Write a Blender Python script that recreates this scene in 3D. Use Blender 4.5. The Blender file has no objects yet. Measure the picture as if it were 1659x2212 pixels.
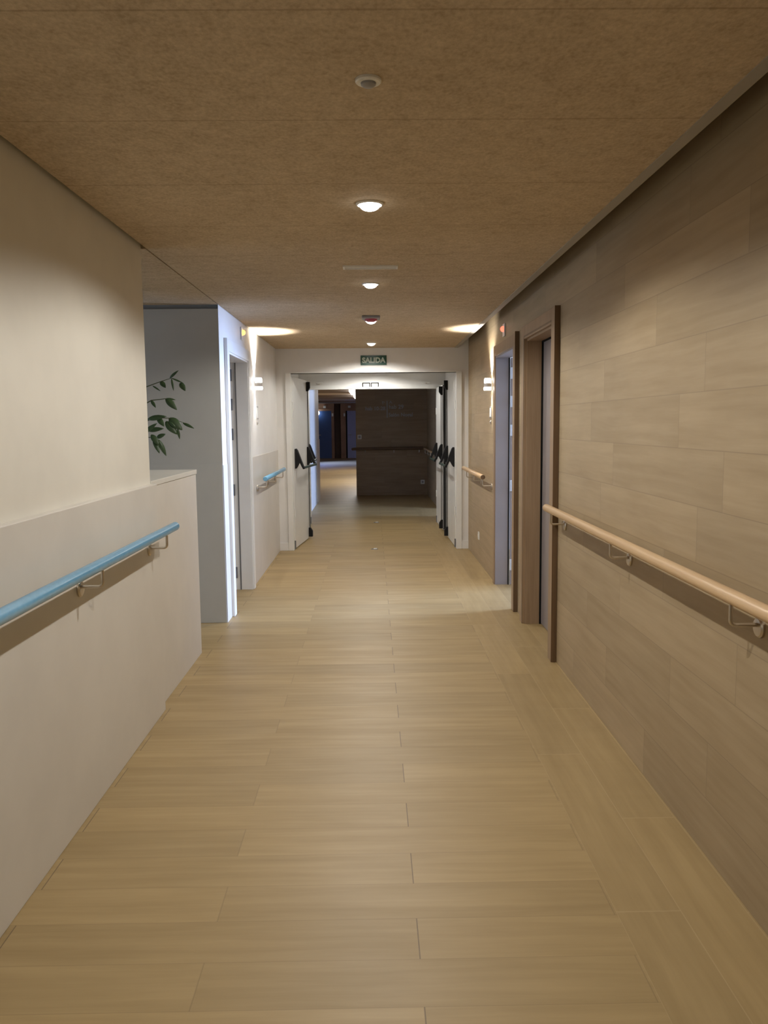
import bpy, bmesh, math, random
from mathutils import Vector, Matrix
random.seed(7)
PI = math.pi
SC = bpy.context.scene
COL = SC.collection

# ------------------------------------------------------------------ camera
CAM = bpy.data.cameras.new('camera'); cam = bpy.data.objects.new('camera', CAM); COL.objects.link(cam)
CX, CY, F = 829.5, 1106.0, 1780.0
yw = Vector((804 - CX, 916 - CY, F)).normalized()
dn = Vector((1001 - CX, 18100 - CY, F)); dn = (dn - dn.dot(yw) * yw).normalized()
zw = -dn; xw = yw.cross(zw)
right = Vector((xw[0], yw[0], zw[0])); down = Vector((xw[1], yw[1], zw[1])); fwd = Vector((xw[2], yw[2], zw[2]))
m = Matrix((right, -down, -fwd)).transposed().to_4x4(); m.translation = Vector((0, 0, 1.5))
cam.matrix_world = m
CAM.sensor_fit = 'VERTICAL'; CAM.sensor_height = 24.0; CAM.sensor_width = 18.0; CAM.lens = F * 24.0 / 2212.0
CAM.clip_start = 0.02; CAM.clip_end = 200
SC.camera = cam

# ------------------------------------------------------------------ view, world, daylight
SC.view_settings.view_transform = 'Standard'; SC.view_settings.look = 'None'
SC.view_settings.gamma = 1.0; SC.view_settings.use_curve_mapping = False
SC.view_settings.exposure = 0.0
W = bpy.data.worlds.new('world'); SC.world = W; W.use_nodes = True
W.node_tree.nodes['Background'].inputs[0].default_value = (0.45, 0.62, 1.0, 1)
W.node_tree.nodes['Background'].inputs[1].default_value = 0.05
DAY = (0.42, 0.59, 1.0)
LAMP = (1.0, 0.965, 0.90)
DOWN_W = 68.0

def area(name, loc, rot, sx, sy, watts, col):
    l = bpy.data.lights.new(name, 'AREA'); l.shape = 'RECTANGLE'; l.size = sx; l.size_y = sy
    l.energy = watts; l.color = col
    o = bpy.data.objects.new(name, l); COL.objects.link(o); o.location = loc; o.rotation_euler = rot
    return o
# windows of the side rooms, the reception and the far hall: daylight comes in through them
area('daylight_side_room', (7.57, 8.35, 1.35), (0, PI / 2, 0), 1.6, 1.5, 1500, DAY)
area('daylight_far_room', (7.57, 11.95, 1.35), (0, PI / 2, 0), 1.6, 1.4, 720, DAY)
area('daylight_reception', (-4.42, 4.6, 1.5), (0, -PI / 2, 0), 1.3, 1.6, 22, (0.62, 0.78, 1.0))
hall_day = area('daylight_hall', (-2.60, 31.6, 1.35), (0, -1.05, -0.25), 1.2, 3.6, 190, (0.24, 0.38, 1.0))
hall_day.data.spread = math.radians(125)

# ------------------------------------------------------------------ node helpers
class N:
    def __init__(s, name):
        s.m = bpy.data.materials.new(name); s.m.use_nodes = True
        s.t = s.m.node_tree; s.b = s.t.nodes['Principled BSDF']
    def node(s, typ, **kw):
        n = s.t.nodes.new(typ)
        for k, v in kw.items(): setattr(n, k, v)
        return n
    def put(s, sock, v):
        if isinstance(v, (int, float)): sock.default_value = v
        elif isinstance(v, tuple): sock.default_value = v
        else: s.t.links.new(v, sock)
    def math(s, op, a, b=0.0, c=0.0):
        n = s.node('ShaderNodeMath', operation=op)
        s.put(n.inputs[0], a); s.put(n.inputs[1], b); s.put(n.inputs[2], c)
        return n.outputs[0]
    def xyz(s, x, y, z):
        n = s.node('ShaderNodeCombineXYZ'); s.put(n.inputs[0], x); s.put(n.inputs[1], y); s.put(n.inputs[2], z)
        return n.outputs[0]
    def pos(s):
        n = s.node('ShaderNodeNewGeometry'); q = s.node('ShaderNodeSeparateXYZ')
        s.t.links.new(n.outputs['Position'], q.inputs[0]); return q.outputs[0], q.outputs[1], q.outputs[2]
    def noise(s, vec, scale, detail=3.0, rough=0.55):
        n = s.node('ShaderNodeTexNoise'); s.put(n.inputs['Vector'], vec)
        n.inputs['Scale'].default_value = scale; n.inputs['Detail'].default_value = detail
        n.inputs['Roughness'].default_value = rough
        return n.outputs[0]
    def white(s, vec):
        n = s.node('ShaderNodeTexWhiteNoise', noise_dimensions='3D'); s.put(n.inputs['Vector'], vec)
        return n.outputs[0]
    def mix(s, f, a, b):
        n = s.node('ShaderNodeMix', data_type='RGBA'); s.put(n.inputs[0], f)
        for i, v in ((6, a), (7, b)):
            if isinstance(v, tuple): v = (v[0], v[1], v[2], 1.0)
            s.put(n.inputs[i], v)
        return n.outputs[2]
    def rmap(s, v, a, b, c=0.0, d=1.0):
        n = s.node('ShaderNodeMapRange'); s.put(n.inputs[0], v)
        for i, q in ((1, a), (2, b), (3, c), (4, d)): n.inputs[i].default_value = q
        return n.outputs[0]
    def ramp(s, v, stops, interp='CONSTANT'):
        n = s.node('ShaderNodeValToRGB'); n.color_ramp.interpolation = interp; s.put(n.inputs[0], v)
        e = n.color_ramp.elements
        while len(e) > 1: e.remove(e[-1])
        e[0].position = stops[0][0]; e[0].color = (stops[0][1],) * 3 + (1,)
        for p, q in stops[1:]:
            k = e.new(p); k.color = (q,) * 3 + (1,)
        return n.outputs[0]
    def done(s, col, rough=0.5, spec=0.5, metal=0.0):
        if isinstance(col, tuple): col = (col[0], col[1], col[2], 1.0)
        s.put(s.b.inputs['Base Color'], col); s.put(s.b.inputs['Roughness'], rough)
        s.b.inputs['Specular IOR Level'].default_value = spec; s.b.inputs['Metallic'].default_value = metal
        return s.m

def planks(n, u, v, rowh, length, offset_fn, seam):
    """random value per plank and a seam mask, from plank coordinates u (along) and v (across)"""
    r = n.math('FLOOR', n.math('DIVIDE', v, rowh))
    uo = n.math('SUBTRACT', u, offset_fn(r))
    c = n.math('FLOOR', n.math('DIVIDE', uo, length))
    rnd = n.white(n.xyz(r, c, 3.7))
    fv = n.math('SUBTRACT', v, n.math('MULTIPLY', r, rowh))
    fu = n.math('SUBTRACT', uo, n.math('MULTIPLY', c, length))
    dv = n.math('MINIMUM', fv, n.math('SUBTRACT', rowh, fv))
    du = n.math('MINIMUM', fu, n.math('SUBTRACT', length, fu))
    long_seam = n.math('LESS_THAN', dv, seam)
    end_seam = n.math('LESS_THAN', du, seam * 1.4)
    return rnd, long_seam, end_seam, r

def grain(n, u, v, rnd, a, b):
    """streaky wood figure along u"""
    k = n.math('MULTIPLY', rnd, 37.0)
    warp = n.math('MULTIPLY', n.noise(n.xyz(n.math('MULTIPLY', u, 1.6), n.math('MULTIPLY', v, 5.0), k), 1.0, 2.0), 0.045)
    vv = n.math('ADD', v, warp)
    g1 = n.noise(n.xyz(n.math('MULTIPLY', u, 1.3), n.math('MULTIPLY', vv, 26.0), k), 1.0, 5.0, 0.62)
    g2 = n.noise(n.xyz(n.math('MULTIPLY', u, 2.4), n.math('MULTIPLY', vv, 9.0), n.math('ADD', k, 9.0)), 1.0, 3.0, 0.5)
    g = n.math('ADD', n.math('MULTIPLY', g1, 0.6), n.math('MULTIPLY', g2, 0.4))
    return n.rmap(g, a, b)

def mat_floor():
    n = N('oak_plank_floor'); x, y, z = n.pos()
    v1 = n.math('SUBTRACT', y, 2.173)
    def off1(r):
        odd = n.math('FLOORED_MODULO', r, 2.0)
        return n.math('ADD', n.math('MULTIPLY', odd, -0.607), 0.118)
    a = planks(n, x, v1, 0.192, 1.214, off1, 0.0014)
    xb = n.math('SUBTRACT', x, 0.733)
    def off2(r): return n.math('ADD', n.math('MULTIPLY', r, 0.60), 2.38)
    b = planks(n, y, xb, 0.2, 1.214, off2, 0.0016)
    border = n.math('GREATER_THAN', x, 0.733)
    ga = grain(n, x, y, a[0], 0.34, 0.66); gb = grain(n, y, x, b[0], 0.34, 0.66)
    light, dark = (0.405, 0.292, 0.138), (0.325, 0.227, 0.100)
    ca = n.mix(ga, dark, light); cb = n.mix(gb, dark, light)
    def tone(c, rnd, lo, hi):
        q = n.node('ShaderNodeHueSaturation'); n.put(q.inputs['Color'], c); n.put(q.inputs['Value'], n.rmap(rnd, 0, 1, lo, hi))
        return q.outputs[0]
    ca = tone(ca, a[0], 0.92, 1.06); cb = tone(cb, b[0], 0.92, 1.06)
    ca = n.mix(n.math('MULTIPLY', a[1], 0.30), ca, (0.16, 0.10, 0.045))
    ca = n.mix(n.math('MULTIPLY', a[2], n.rmap(n.math('FLOORED_MODULO', a[3], 2.0), 0, 1, 0.75, 0.30)), ca, (0.13, 0.085, 0.045))
    cb = n.mix(n.math('MULTIPLY', n.math('MAXIMUM', b[1], b[2]), 0.35), cb, (0.55, 0.42, 0.25))
    return n.done(n.mix(border, ca, cb), n.rmap(ga, 0, 1, 0.50, 0.43), 0.45)

def mat_wood_wall(name, along, light, dark, seamc):
    n = N(name); x, y, z = n.pos(); u = y if along == 'y' else x
    stops = [(0.0, 0.9), (1, 0.25), (2, 0.62), (3, 0.05), (4, 0.72), (5, 0.4), (6, 0.196), (7, 0.6), (8, 0.37), (9, 0.87), (10, 0.069), (11, 0.55), (12, 0.3), (13, 0.75)]
    def off(r): return n.ramp(n.math('DIVIDE', n.math('ADD', r, 0.5), 16.0), [(p / 16.0, q / 1.23 if False else q) for p, q in stops])
    def offs(r): return n.math('MULTIPLY', off(r), 1.0)
    a = planks(n, u, z, 0.2, 1.233, offs, 0.0016)
    g = grain(n, u, z, a[0], 0.33, 0.67)
    c = n.mix(g, dark, light)
    q = n.node('ShaderNodeHueSaturation'); n.put(q.inputs['Color'], c); n.put(q.inputs['Value'], n.rmap(a[0], 0, 1, 0.93, 1.06)); c = q.outputs[0]
    c = n.mix(n.math('MULTIPLY', n.math('MAXIMUM', a[1], n.math('MULTIPLY', a[2], 0.8)), 0.5), c, seamc)
    return n.done(c, 0.5, 0.35)

def mat_ceiling():
    n = N('wood_wool_ceiling_board'); x, y, z = n.pos(); p = n.xyz(x, y, z)
    f1 = n.noise(n.xyz(n.math('MULTIPLY', x, 1.0), n.math('MULTIPLY', y, 0.7), z), 85.0, 4.0, 0.65)
    f2 = n.noise(p, 16.0, 3.0, 0.6); f3 = n.noise(p, 2.5, 2.0, 0.5)
    g = n.math('ADD', n.math('ADD', n.math('MULTIPLY', f1, 0.55), n.math('MULTIPLY', f2, 0.3)), n.math('MULTIPLY', f3, 0.15))
    c = n.mix(n.rmap(g, 0.36, 0.64), (0.395, 0.307, 0.203), (0.615, 0.497, 0.352))
    fy = n.math('FLOORED_MODULO', n.math('SUBTRACT', y, 2.515), 0.645)
    s = n.math('LESS_THAN', n.math('ABSOLUTE', n.math('SUBTRACT', fy, 0.004)), 0.004)
    c = n.mix(n.math('MULTIPLY', s, 0.28), c, (0.15, 0.10, 0.055))
    bump = n.node('ShaderNodeBump'); bump.inputs['Strength'].default_value = 0.25; bump.inputs['Distance'].default_value = 0.004
    n.put(bump.inputs['Height'], f1); n.t.links.new(bump.outputs[0], n.b.inputs['Normal'])
    return n.done(c, 0.9, 0.1)

def mat_paint(name, col, rough=0.55, var=0.03, spec=0.35):
    n = N(name); x, y, z = n.pos()
    f = n.noise(n.xyz(x, y, z), 3.0, 3.0, 0.6)
    hi = tuple(min(1.0, c * (1 + var)) for c in col); lo = tuple(c * (1 - var) for c in col)
    return n.done(n.mix(n.rmap(f, 0.35, 0.65), lo, hi), rough, spec)

def mat_grained(name, light, dark, axis, rough=0.45):
    n = N(name); x, y, z = n.pos()
    u, v, w = {'x': (x, y, z), 'y': (y, x, z), 'z': (z, x, y)}[axis]
    g = n.noise(n.xyz(n.math('MULTIPLY', u, 2.0), n.math('MULTIPLY', v, 45.0), n.math('MULTIPLY', w, 45.0)), 1.0, 4.0, 0.6)
    return n.done(n.mix(n.rmap(g, 0.33, 0.67), dark, light), rough, 0.4)

def mat_plain(name, col, rough=0.4, metal=0.0, spec=0.5):
    n = N(name); x, y, z = n.pos()
    f = n.noise(n.xyz(x, y, z), 40.0, 2.0, 0.5)
    return n.done(n.mix(n.rmap(f, 0.3, 0.7), tuple(c * 0.96 for c in col), tuple(min(1, c * 1.04) for c in col)), rough, spec, metal)

def mat_glow(name, col, strength):
    n = N(name); n.b.inputs['Emission Color'].default_value = (*col, 1); n.b.inputs['Emission Strength'].default_value = strength
    return n.done(col, 0.4)

M = {}
M['floor'] = mat_floor()
M['tile_wood'] = mat_wood_wall('wood_look_wall_tiles', 'y', (0.440, 0.343, 0.217), (0.348, 0.261, 0.154), (0.22, 0.165, 0.11))
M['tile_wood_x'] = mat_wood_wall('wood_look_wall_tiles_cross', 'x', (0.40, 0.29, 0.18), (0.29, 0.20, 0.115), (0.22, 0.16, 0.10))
M['ceiling'] = mat_ceiling()
M['cream'] = mat_paint('cream_wall_paint', (0.73, 0.70, 0.625))
M['panel'] = mat_paint('pale_beige_wall_panel', (0.66, 0.628, 0.575), 0.42)
M['white'] = mat_paint('white_paint', (0.80, 0.79, 0.77), 0.5)
M['white_gloss'] = mat_paint('white_steel', (0.80, 0.80, 0.78), 0.32)
M['white_lac'] = mat_paint('white_lacquer', (0.78, 0.78, 0.76), 0.35)
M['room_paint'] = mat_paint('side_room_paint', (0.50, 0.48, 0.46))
M['recess_grey'] = mat_paint('grey_recess_paint', (0.47, 0.47, 0.45))
M['worktop'] = mat_paint('pale_worktop', (0.70, 0.68, 0.62), 0.3)
M['trim'] = mat_paint('grey_edge_profile', (0.36, 0.33, 0.28), 0.5)
M['dark'] = mat_paint('dark_void', (0.05, 0.045, 0.04), 0.9)
M['door_wood'] = mat_grained('brown_door_frame_wood', (0.36, 0.25, 0.155), (0.29, 0.195, 0.115), 'z')
M['door_edge'] = mat_grained('dark_door_edge_wood', (0.17, 0.105, 0.055), (0.125, 0.075, 0.04), 'z')
M['door_grey'] = mat_paint('grey_mauve_door', (0.29, 0.255, 0.245), 0.42)
M['blue'] = mat_plain('blue_lacquer', (0.15, 0.40, 0.63), 0.2, 0.0, 0.8)
M['oak'] = mat_grained('pale_oak_rail', (0.68, 0.475, 0.27), (0.585, 0.39, 0.21), 'y', 0.35)
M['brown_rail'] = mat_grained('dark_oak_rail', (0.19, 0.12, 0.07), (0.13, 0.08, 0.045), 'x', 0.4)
M['steel'] = mat_plain('brushed_steel', (0.60, 0.55, 0.48), 0.32, 1.0)
M['hinge'] = mat_plain('hinge_steel', (0.22, 0.23, 0.25), 0.4, 0.6)
M['hinge_window_lit'] = mat_plain('window_lit_hinge_steel', (0.62, 0.66, 0.70), 0.35, 0.5)  # window reflection put into a paler, bluish steel colour
M['black'] = mat_plain('black_plastic', (0.012, 0.012, 0.013), 0.6, 0.0, 0.2)
M['rubber'] = mat_plain('grey_door_edge', (0.16, 0.16, 0.16), 0.6)
M['seal'] = mat_plain('black_door_seal', (0.012, 0.012, 0.012), 0.8, 0.0, 0.1)
M['bar_green'] = mat_plain('dark_green_bar', (0.02, 0.05, 0.035), 0.3)
M['plastic'] = mat_plain('white_plastic', (0.78, 0.77, 0.73), 0.35)
M['plastic_grey'] = mat_plain('grey_plastic', (0.30, 0.29, 0.29), 0.4)
M['ring_grey'] = mat_plain('satin_grey_ring', (0.40, 0.37, 0.35), 0.4)
M['sign_green'] = mat_plain('green_sign', (0.022, 0.085, 0.06), 0.25)
M['sign_letter'] = mat_plain('pale_sign_letters', (0.55, 0.64, 0.58), 0.4)
M['letter_grey'] = mat_plain('grey_wall_letters', (0.42, 0.41, 0.40), 0.5)
M['lamp'] = mat_glow('lamp_diffuser', (1.0, 0.97, 0.94), 14.0)
M['glass_glow'] = mat_glow('lit_frosted_glass', (1.0, 0.96, 0.92), 10.0)
M['panel_glow'] = mat_glow('lit_ceiling_panel', (1.0, 0.96, 0.92), 10.0)
M['red_led'] = mat_glow('red_indicator', (1.0, 0.16, 0.09), 2.2)
M['amber_led'] = mat_glow('amber_indicator', (1.0, 0.50, 0.10), 3.2)
M['red_pl'] = mat_plain('red_plastic', (0.42, 0.06, 0.09), 0.4)
M['leaf'] = mat_plain('green_leaf', (0.045, 0.085, 0.035), 0.4)
M['stem'] = mat_plain('green_stem', (0.07, 0.09, 0.04), 0.5)
M['pot'] = mat_plain('grey_pot', (0.32, 0.33, 0.33), 0.5)
M['soil'] = mat_plain('potting_soil', (0.04, 0.028, 0.02), 0.9)
M['door_blue'] = mat_paint('blue_door_paint', (0.055, 0.12, 0.34), 0.4)
M['door_lav'] = mat_paint('lavender_door_paint', (0.36, 0.42, 0.75), 0.4)
M['hall_wood'] = mat_paint('hall_wood_panel', (0.36, 0.22, 0.15), 0.5, 0.08)
M['hall_wood_dark'] = mat_paint('hall_dark_wood', (0.10, 0.055, 0.035), 0.5, 0.08)
M['hall_ceiling'] = mat_paint('hall_ceiling_paint', (0.60, 0.56, 0.52), 0.7)
M['shading'] = mat_paint('hall_ceiling_shading', (0.20, 0.165, 0.14), 0.7)  # darker tone for the unlit stretches of the hall ceiling
M['frosted'] = mat_plain('pale_globe', (0.8, 0.85, 0.88), 0.3)

# ------------------------------------------------------------------ mesh helpers
def box(bm, x0, x1, y0, y1, z0, z1):
    vs = [bm.verts.new((x, y, z)) for x in (x0, x1) for y in (y0, y1) for z in (z0, z1)]
    for f in ((0, 1, 3, 2), (4, 6, 7, 5), (0, 4, 5, 1), (2, 3, 7, 6), (0, 2, 6, 4), (1, 5, 7, 3)):
        bm.faces.new([vs[i] for i in f])
def tube(bm, pts, r, seg=14, caps=True):
    pts = [Vector(p) for p in pts]; rings = []
    up = None
    for i, p in enumerate(pts):
        t = ((pts[min(i + 1, len(pts) - 1)] - p).normalized() + (p - pts[max(i - 1, 0)]).normalized())
        t.normalize()
        if up is None:
            up = Vector((0, 0, 1)) if abs(t.z) < 0.9 else Vector((0, 1, 0))
        a = t.cross(up)
        if a.length < 1e-4: a = t.cross(Vector((1, 0, 0)))
        a.normalize(); b = a.cross(t).normalized(); up = b
        rr = r[i] if isinstance(r, (list, tuple)) else r
        rings.append([bm.verts.new(p + (a * math.cos(k * 2 * PI / seg) + b * math.sin(k * 2 * PI / seg)) * rr) for k in range(seg)])
    for A, B in zip(rings, rings[1:]):
        for k in range(seg): bm.faces.new((A[k], A[(k + 1) % seg], B[(k + 1) % seg], B[k]))
    if caps:
        bm.faces.new(list(reversed(rings[0]))); bm.faces.new(rings[-1])
def lathe(bm, prof, seg=32, axis='z', o=(0, 0, 0)):
    """profile of (radius, height) turned about an axis"""
    def P(r, h, k):
        c, s = r * math.cos(k * 2 * PI / seg), r * math.sin(k * 2 * PI / seg)
        v = {'z': (c, s, h), 'x': (h, c, s), 'y': (c, h, s)}[axis]
        return Vector(v) + Vector(o)
    rings = []
    for r, h in prof:
        rings.append([bm.verts.new(P(0, h, 0))] if r < 1e-6 else [bm.verts.new(P(r, h, k)) for k in range(seg)])
    for A, B in zip(rings, rings[1:]):
        for k in range(seg):
            j = (k + 1) % seg
            if len(A) == 1 and len(B) == 1: continue
            if len(A) == 1: bm.faces.new((A[0], B[k], B[j]))
            elif len(B) == 1: bm.faces.new((A[k], A[j], B[0]))
            else: bm.faces.new((A[k], A[j], B[j], B[k]))
def prism(bm, poly, fn, a, b):
    """polygon of (p, q) swept from a to b; fn(p, q, t) -> xyz"""
    A = [bm.verts.new(fn(p, q, a)) for p, q in poly]; B = [bm.verts.new(fn(p, q, b)) for p, q in poly]
    n = len(poly); bm.faces.new(A); bm.faces.new(list(reversed(B)))
    for i in range(n): bm.faces.new((A[i], B[i], B[(i + 1) % n], A[(i + 1) % n]))
def arc(c, r, a0, a1, n, fn): return [fn(c[0] + r * math.cos(a0 + (a1 - a0) * i / n), c[1] + r * math.sin(a0 + (a1 - a0) * i / n)) for i in range(n + 1)]

def obj(name, bm, mat, parent=None, bevel=0.0, smooth=False):
    bmesh.ops.recalc_face_normals(bm, faces=bm.faces)
    me = bpy.data.meshes.new(name)
    bm.to_mesh(me); bm.free()
    me.materials.append(M[mat] if isinstance(mat, str) else mat)
    o = bpy.data.objects.new(name, me); COL.objects.link(o)
    if parent: o.parent = parent
    if smooth:
        for p in me.polygons: p.use_smooth = True
        me.set_sharp_from_angle(angle=math.radians(38))
    if bevel:
        b = o.modifiers.new('bevel', 'BEVEL'); b.width = bevel; b.segments = 2; b.limit_method = 'ANGLE'
    return o
def B(*boxes):
    bm = bmesh.new()
    for b in boxes: box(bm, *b)
    return bm
def T(*a, **k):
    bm = bmesh.new(); tube(bm, *a, **k); return bm
def L(*a, **k):
    bm = bmesh.new(); lathe(bm, *a, **k); return bm
def tag(o, label, cat=None, group=None, kind=None):
    o['label'] = label
    if cat: o['category'] = cat
    if group: o['group'] = group
    if kind: o['kind'] = kind
    return o
def struct(name, bm, mat, label, cat, parent=None, **k):
    o = obj(name, bm, mat, parent, **k); tag(o, label, cat, None, 'structure'); return o
def thing(name, loc, label, cat, group=None, rz=0.0, kind=None):
    o = bpy.data.objects.new(name, None); COL.objects.link(o); o.empty_display_size = 0.1
    o.location = loc; o.rotation_euler = (0, 0, rz); tag(o, label, cat, group, kind); return o
def dup(root, loc, label=None, rz=None):
    r = root.copy(); COL.objects.link(r); r.location = loc
    if rz is not None: r.rotation_euler = (0, 0, rz)
    if label: r['label'] = label
    for ch in list(root.children):
        c = ch.copy(); COL.objects.link(c); c.parent = r
        for g in list(ch.children):
            d = g.copy(); COL.objects.link(d); d.parent = c
    return r
def spot(name, parent, loc, rot, size, blend, watts, col, rad):
    l = bpy.data.lights.new(name, 'SPOT'); l.spot_size = math.radians(size); l.spot_blend = blend
    l.energy = watts; l.color = col; l.shadow_soft_size = rad
    o = bpy.data.objects.new(name, l); COL.objects.link(o); o.parent = parent; o.location = loc; o.rotation_euler = rot
    return o
def text(name, body, size, mat, parent, loc, rot=(PI / 2, 0, 0), bold=0.0, ext=0.001, align='CENTER'):
    c = bpy.data.curves.new(name, 'FONT'); c.body = body; c.size = size; c.align_x = align; c.align_y = 'CENTER'
    c.extrude = ext; c.offset = bold
    c.materials.append(M[mat])
    tmp = bpy.data.objects.new('tmp', c); COL.objects.link(tmp)
    me = bpy.data.meshes.new_from_object(tmp.evaluated_get(bpy.context.evaluated_depsgraph_get()))
    bpy.data.objects.remove(tmp); me.name = name
    if not me.materials: me.materials.append(M[mat])
    o = bpy.data.objects.new(name, me); COL.objects.link(o); o.parent = parent; o.location = loc; o.rotation_euler = rot
    return o

# ------------------------------------------------------------------ setting
HC = 2.385                      # ceiling height
XR, XL, XP, XF = 1.14, -1.15, -1.115, -1.124
YE, Y2 = 9.80, 12.45            # faces of the two fire-door walls
YB = -3.2                       # wall behind the camera
LEDGE = 1.205
struct('floor', B((-7.2, 8.0, YB, 37.2, -0.08, 0.0)), 'floor', 'light oak plank floor running the length of the corridor', 'floor')
struct('ceiling', B((-1.120, 1.015, YB, YE, HC, HC + 0.05)), 'ceiling', 'brown wood-fibre board ceiling of the near corridor', 'ceiling')
struct('trim_1', B((0.975, 1.017, YB, YE, HC - 0.004, HC + 0.052)), 'trim', 'grey edge profile along the ceiling beside the wood-look wall', 'trim')
struct('ceiling_recess', B((-4.6, -1.128, 4.268, 6.2, HC, HC + 0.05), (-4.6, -1.275, 2.0, 4.268, HC, HC + 0.05)), 'ceiling', 'brown board ceiling over the reception recess', 'ceiling')
struct('ceiling_slab', B((-4.8, 1.4, YB - 0.1, 12.3, 2.72, 2.8)), 'dark', 'dark slab above the hung ceiling', 'ceiling')
struct('wall_back', B((XL - 0.15, XR + 0.15, YB - 0.1, YB, 0, 2.72)), 'cream', 'cream wall closing the corridor behind the viewer', 'wall')
# near left wall with its projecting lower panel
wl = struct('wall_left', B((-1.27, XL, YB, 4.265, 0, 2.72)), 'cream', 'cream wall with a beige lower panel carrying the long blue rail', 'wall')
obj('lower_panel', B((XL + 0.001, XP, YB, 4.265, 0.0, LEDGE)), 'panel', wl, bevel=0.003)
# reception recess
wr = struct('wall_recess', B((-4.6, XF - 0.0015, 6.2, 6.3, 0, HC - 0.03)), 'recess_grey', 'pale grey wall at the back of the reception recess', 'wall')
obj('lower_panel', B((-4.6, XF - 0.002, 6.195, 6.199, 0.0, 1.218)), 'recess_grey', wr, bevel=0.002)
struct('wall_reception', B((-4.6, -4.5, 2.0, 6.2, 0, HC), (-4.6, -1.271, 1.9, 2.0, 0, 2.72), (-4.6, XL, 6.2, 6.3, HC + 0.05, 2.72)), 'white', 'white walls enclosing the reception office', 'wall')
# far left wall with doorway 3
D3a, D3b, D3h = 6.48, 7.485, 2.07
wf = struct('wall_left_far', B((-1.27, XF, 6.301, D3a, 0, 2.70), (-1.27, XF, D3b, YE, 0, 2.70), (-1.27, XF, D3a, D3b, D3h, 2.70), (XF - 0.001, XF, 6.2, 6.302, 0, 2.70)), 'white', 'white wall between the reception recess and the fire doors', 'wall')
obj('lower_panel', B((XF + 0.001, XF + 0.004, 6.2, 6.385, 0.0, LEDGE), (XF + 0.001, XF + 0.006, 7.585, YE, 0.0, LEDGE)), 'panel', wf, bevel=0.003)
# right wall with doorways 1 (closed) and 2 (open)
D1a, D1b, D2a, D2b, DH = 5.14, 6.05, 6.53, 7.57, 2.10
struct('wall_right', B((XR, 1.26, YB, D1a, 0, 2.72), (XR, 1.26, D1b, D2a, 0, 2.72), (XR, 1.26, D2b, YE, 0, 2.72), (XR, 1.26, D1a, D1b, DH, 2.72), (XR, 1.26, D2a, D2b, DH, 2.72)),
       'tile_wood', 'wood-look tiled wall with two doorways and the oak rail', 'wall')
# end wall with the first fire-door opening
O1a, O1b, O1h = -0.985, 1.03, 2.10
we = struct('wall_end', B((XL - 0.1, O1a, YE, YE + 0.12, 0, 2.72), (O1b, XR + 0.12, YE, YE + 0.12, 0, 2.72), (O1a, O1b, YE, YE + 0.12, O1h, 2.72)), 'white', 'white end wall around the double fire-door opening', 'wall')
struct('baseboard_end', B((XL, O1a - 0.03, YE - 0.014, YE, 0, 0.095), (O1b + 0.03, XR, YE - 0.014, YE, 0, 0.095)), 'white', 'low white skirting under the white end wall', 'baseboard', bevel=0.003)
struct('trim_2', B((O1a - 0.03, O1a + 0.035, YE - 0.02, YE + 0.13, 0, O1h), (O1b - 0.035, O1b + 0.03, YE - 0.02, YE + 0.13, 0, O1h), (O1a - 0.03, O1b + 0.03, YE - 0.02, YE + 0.13, O1h, O1h + 0.012)),
       'white_gloss', 'white steel frame of the first pair of fire doors', 'frame', bevel=0.003)
# lobby between the two pairs
struct('wall_lobby', B((-1.19, -1.09, YE + 0.12, Y2, 0, 2.72), (1.10, 1.2, YE + 0.12, Y2, 0, 2.72)), 'white', 'white side walls of the lobby between the fire doors', 'wall')
struct('ceiling_lobby', B((-1.12, 1.12, YE + 0.12, Y2, HC, HC + 0.05)), 'white', 'white ceiling of the lobby between the fire doors', 'ceiling')
O2a, O2b, O2h = -0.98, 1.005, 2.05
struct('wall_lobby_end', B((-1.3, O2a, Y2, Y2 + 0.12, 0, 2.72), (O2b, 1.3, Y2, Y2 + 0.12, 0, 2.72), (O2a, O2b, Y2, Y2 + 0.12, O2h, 2.72)), 'white', 'white wall and lintel around the second pair of fire doors', 'wall')
struct('trim_3', B((O2a - 0.03, O2a + 0.035, Y2 - 0.012, Y2 + 0.13, 0, O2h), (O2b - 0.035, O2b + 0.03, Y2 - 0.012, Y2 + 0.13, 0, O2h), (O2a - 0.03, O2b + 0.03, Y2 - 0.012, Y2 + 0.13, O2h - 0.03, O2h + 0.03)),
       'white_gloss', 'white steel frame of the second pair of fire doors', 'frame', bevel=0.003)
# corridor and hall beyond
struct('wall_far_right', B((1.155, 1.25, Y2 + 0.12, 13.25, 0, 2.5), (1.155, 1.25, 14.55, 17.4, 0, 2.5), (1.155, 1.25, 13.25, 14.55, 2.1, 2.5)), 'tile_wood', 'wood-look side wall of the dim corridor beyond the fire doors', 'wall')
wfl = struct('wall_far_left', B((-1.17, -1.07, Y2 + 0.12, 16.6, 0, 2.5)), 'white', 'white side wall of the dim corridor beyond the fire doors', 'wall')
obj('lower_panel', B((-1.069, -1.06, 15.6, 16.6, 0, 1.21)), 'panel', wfl)
struct('wall_far_facing', B((-0.345, 1.25, 17.4, 17.55, 0, 2.5)), 'tile_wood_x', 'dark wood-look wall facing the fire doors', 'wall')
struct('ceiling_far', B((-1.2, 1.3, Y2 + 0.12, 17.55, HC, HC + 0.05)), 'ceiling', 'dark board ceiling beyond the fire doors', 'ceiling')
struct('ceiling_hall', B((-7.1, 1.3, 17.55, 37.1, 2.42, 2.5), (-7.1, -1.2, 16.5, 17.55, 2.42, 2.5)), 'hall_ceiling', 'pale ceiling of the far hall', 'ceiling')
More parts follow.
